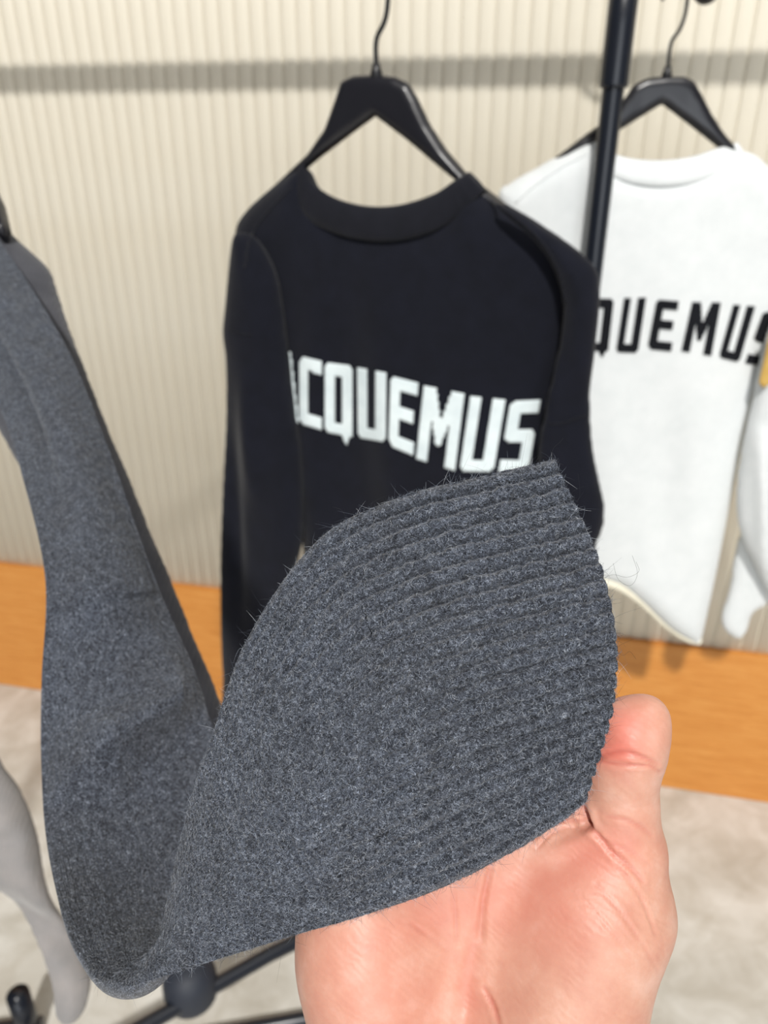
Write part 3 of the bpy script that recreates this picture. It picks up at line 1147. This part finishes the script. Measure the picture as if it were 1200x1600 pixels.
# a few long stray hairs at the rim
stray = [[(958, 880), (966, 905), (985, 915), (996, 896), (988, 868)], [(962, 1018), (974, 1024), (984, 1018), (994, 1030)], [(862, 724), (864, 702), (876, 690), (880, 684)],
         [(940, 905), (958, 898), (980, 902), (998, 893), (994, 878)], [(540, 806), (532, 796), (520, 792)], [(420, 972), (412, 962), (408, 950)], [(900, 790), (906, 770), (903, 740)]]
for s in stray:
    tube('stray_hair', [W(x, y, .196) for x, y in spline(np.array(s, float), 24)], .000026, M_fuzz, sw_g, 5)

# ------------------------------------------------------------------ the hand
def prim(a, b):
    pa, pb = C(*a[:3]), C(*b[:3])
    return pa, pb, a[3] * a[2] / FPX, b[3] * b[2] / FPX


def cone(P, pr):
    a, b, ra, rb = pr
    e = b - a
    t = np.clip(((P - a) @ e) / (e @ e), 0, 1)
    return np.linalg.norm(P - a - t[..., None] * e, axis=-1) - (ra + (rb - ra) * t)


def smin(a, b, k):
    h = np.clip(.5 + .5 * (b - a) / k, 0, 1)
    return b * (1 - h) + a * h - k * h * (1 - h)


PALM = [prim((600, 1660, .216, 80), (532, 1250, .221, 72)), prim((665, 1690, .217, 84), (634, 1180, .2225, 76)), prim((735, 1700, .217, 86), (750, 1140, .2235, 78)),
        prim((810, 1690, .216, 84), (862, 1160, .2225, 74)), prim((572, 1500, .2145, 96), (604, 1700, .212, 112)), prim((560, 1360, .219, 86), (572, 1500, .2145, 96)),
        prim((922, 1430, .2125, 112), (862, 1640, .2085, 132)), prim((890, 1330, .218, 60), (922, 1430, .2125, 100))]
ARM0, ARM1 = np.array([.022, -.182, -.206]), np.array([.06, -.36, -.135])
for dx, r0, r1 in ((-.019, .021, .030), (.019, .021, .030), (0, .023, .036)):
    PALM.append((ARM0 + np.array([dx, .02, 0]), ARM1 + np.array([dx * .9, 0, 0]), r0, r1))
THUMB = [prim((948, 1400, .2115, 96), (966, 1330, .210, 70)), prim((966, 1330, .210, 68), (968, 1262, .2075, 55)), prim((968, 1262, .2075, 55), (972, 1190, .205, 56)),
         prim((972, 1190, .205, 56), (988, 1146, .2035, 57)), prim((988, 1146, .2035, 57), (1012, 1118, .203, 30))]
FING = [[(862, 1160, .2225, 64), (850, 1010, .223, 53), (836, 900, .221, 48), (826, 836, .2175, 43)],
        [(750, 1140, .2235, 66), (738, 980, .224, 54), (726, 866, .222, 49), (718, 812, .2185, 44)],
        [(634, 1180, .2225, 62), (628, 1024, .223, 51), (622, 920, .221, 46), (617, 862, .2175, 41)],
        [(532, 1250, .221, 56), (524, 1130, .221, 45), (518, 1046, .2195, 41), (514, 990, .217, 37)]]


def hand_sdf(P):
    f = cone(P, PALM[0])
    for p in PALM[1:]:
        f = smin(f, cone(P, p), .009)
    t = cone(P, THUMB[0])
    for p in THUMB[1:]:
        t = smin(t, cone(P, p), .004)
    out = smin(f, t, .0075)
    for ch in FING:
        g = None
        for a, b in zip(ch[:-1], ch[1:]):
            c = cone(P, prim(a, b))
            g = c if g is None else smin(g, c, .003)
        out = np.minimum(out, smin(f, g, .004))
    return out


HV = .0014
lo = np.array([-.040, -.37, -.25])
hi = np.array([.115, .02, -.085])
ax = [np.arange(lo[k], hi[k], HV) for k in range(3)]
G = np.stack(np.meshgrid(*ax, indexing='ij'), -1).astype(np.float32)
fld = np.empty(G.shape[:3], np.float32)
for i in range(0, G.shape[0], 16):
    fld[i:i + 16] = hand_sdf(G[i:i + 16])
hv, hq = surface_nets(fld, (0, 0, 0), 1.0)
del G
hv = hv * HV + lo
hv = smooth_mesh(hv, hq, 3, .5)


def grad(P):
    e = .0005
    g = np.stack([hand_sdf(P + d) - hand_sdf(P - d) for d in np.eye(3) * e], -1)
    return g / (np.linalg.norm(g, axis=1)[:, None] + 1e-9)


g_ = grad(hv)
hv = hv - g_ * np.clip(hand_sdf(hv), -.002, .002)[:, None]
hv = smooth_mesh(hv, hq, 2, .4)
tmp = bpy.data.meshes.new('tmp_hand')
tmp.from_pydata(hv.tolist(), [], hq.tolist())
to = bpy.data.objects.new('tmp_hand', tmp)
COL.objects.link(to)
ss = to.modifiers.new('s', 'SUBSURF')
ss.levels = 1
dg = bpy.context.evaluated_depsgraph_get()
em = bpy.data.meshes.new_from_object(to.evaluated_get(dg))
bpy.data.objects.remove(to)
nvv = len(em.vertices)
HP = np.empty(nvv * 3, np.float32)
em.vertices.foreach_get('co', HP)
HP = HP.reshape(-1, 3).astype(float)
HQ = np.empty(len(em.polygons) * 4, np.int32)
em.polygons.foreach_get('vertices', HQ)
HQ = HQ.reshape(-1, 4)
bpy.data.meshes.remove(em)
bpy.data.meshes.remove(tmp)
hn = grad(HP)
hpx = np.stack([600 + HP[:, 0] / -HP[:, 2] * FPX, 800 - HP[:, 1] / -HP[:, 2] * FPX], 1)
facing = np.clip(hn[:, 2] * 2.2 + .35, 0, 1)
# creases: polyline (palm), width in px, depth in m, redness
CREASE = [
    ([(908, 1262), (915, 1276), (918, 1288)], 6, .0028, .7),
    ([(926, 1190), (945, 1179), (975, 1176), (1005, 1184), (1026, 1194)], 4, .0007, .55),
    ([(925, 1181), (950, 1192), (985, 1196), (1015, 1197), (1031, 1206)], 3, .0006, .5),
    ([(948, 1276), (975, 1280), (1000, 1292), (1018, 1306)], 3.5, .0004, .35),
    ([(918, 1284), (925, 1294), (936, 1306), (955, 1330), (985, 1356), (1003, 1376)], 4, .0009, .5),
    ([(930, 1302), (960, 1320), (990, 1334), (1015, 1352)], 3, .0003, .2),
    ([(917, 1284), (902, 1283), (870, 1284), (845, 1296), (832, 1312)], 4, .0008, .4),
    ([(914, 1296), (885, 1293), (858, 1304), (842, 1322)], 3, .0005, .2),
    ([(916, 1272), (890, 1268), (862, 1272), (838, 1284)], 3.5, .0005, .3),
    ([(768, 1348), (760, 1385), (754, 1420), (752, 1470)], 4.5, .0008, .35),
    ([(752, 1440), (742, 1480), (730, 1540), (726, 1600)], 12, .0006, .25),
    ([(755, 1545), (768, 1570), (778, 1600)], 4, .0006, .5),
    ([(708, 1390), (712, 1430), (714, 1470)], 3, .0004, .2),
    ([(640, 1440), (680, 1470), (716, 1500)], 3, .0003, .15),
    ([(930, 1380), (965, 1420), (1000, 1470), (1030, 1520)], 3, .0003, .15),
    ([(960, 1345), (1000, 1400), (1024, 1460)], 3, .0004, .2),
    ([(905, 1395), (950, 1450), (985, 1495)], 2.5, .0003, .12),
]
disp = np.zeros(nvv)
red = np.zeros(nvv)
for pl, w, dp, rd in CREASE:
    pts = spline(np.array(pl, float), 40)
    lo_, hi_ = pts.min(0) - 5 * w, pts.max(0) + 5 * w
    sel = np.where((hpx > lo_).all(1) & (hpx < hi_).all(1) & (hn[:, 2] > -.2))[0]
    if not len(sel):
        continue
    dd = np.linalg.norm(hpx[sel][:, None] - pts[None], axis=2)
    k = dd.argmin(1)
    d = dd.min(1)
    fade = np.sin(np.pi * np.clip(k / 39 * .84 + .08, 0, 1)) ** .5
    g = np.exp(-(d / w) ** 2) * fade
    disp[sel] -= dp * g
    disp[sel] += dp * .35 * np.exp(-((d - w * 2) / w) ** 2) * fade
    red[sel] = np.maximum(red[sel], rd * np.exp(-(d / (w * .9)) ** 2) * fade)


def blob(cx, cy, sx, sy, rot=0):
    x, y = hpx[:, 0] - cx, hpx[:, 1] - cy
    c, s = math.cos(rot), math.sin(rot)
    return np.exp(-(((x * c + y * s) / sx) ** 2 + ((-x * s + y * c) / sy) ** 2))


disp += (.0012 * blob(895, 1318, 45, 16, -.3) - .0016 * blob(910, 1290, 14, 10) - .0012 * blob(725, 1560, 60, 130, .1)
         + .001 * blob(850, 1400, 70, 60)) * (hn[:, 2] > 0)
HP = HP + hn * (disp * facing)[:, None]
flush = np.clip(.66 * blob(975, 1140, 44, 46) + .45 * blob(955, 1178, 40, 20) + .35 * blob(945, 1330, 60, 50) + .3 * blob(860, 1430, 90, 80) + .22 * blob(600, 1560, 120, 90)
                + .12 * blob(735, 1560, 30, 90) + .25 * blob(700, 1420, 200, 40, -.35), 0, .8)
hand = thing('person', 'bare right hand, palm up and thumb raised, holding the charcoal cuff', 'person', cam2w(ARM1))
hand_o = mesh_obj('hand', cam2w(HP), HQ, M_skin, hand)
for nm, arr in (('flush', flush), ('crease', np.clip(red, 0, 1))):
    at = hand_o.data.attributes.new(nm, 'FLOAT', 'POINT')
    at.data.foreach_set('value', arr.astype(np.float32))
# thumb nail: curved plate on the far right side of the tip
ta, tb = C(977, 1180, .2045), C(1003, 1118, .203)
axv = (tb - ta) / np.linalg.norm(tb - ta)
e1 = np.array([1.0, 0, 0])
e1 -= axv * e1.dot(axv)
e1 /= np.linalg.norm(e1)
e2 = np.cross(axv, e1)
if e2[2] > 0:
    e2 = -e2
nvts, nfs = [], []
NA, NB = 14, 12
for i in range(NB):
    f = i / (NB - 1)
    for k in range(NA):
        g = k / (NA - 1)
        an = R(0 + 100 * g)
        o_ = ta + axv * (-.001 + .0122 * f - .002 * (2 * g - 1) ** 2 * f)
        d_ = math.cos(an) * e1 + math.sin(an) * e2
        # sit on the finger
        s0, s1 = 0.0, .016
        for _ in range(18):
            m_ = (s0 + s1) / 2
            if hand_sdf(np.array([o_ + d_ * m_]))[0] < 0:
                s0 = m_
            else:
                s1 = m_
        nvts.append(o_ + d_ * (s0 + .00025))
for i in range(NB - 1):
    for k in range(NA - 1):
        nfs.append((i * NA + k, i * NA + k + 1, (i + 1) * NA + k + 1, (i + 1) * NA + k))
nail = mesh_obj('nail', cam2w(np.array(nvts)), nfs, M_nail, hand)
sm = nail.modifiers.new('thick', 'SOLIDIFY')
sm.thickness = .0005
sm.offset = 1
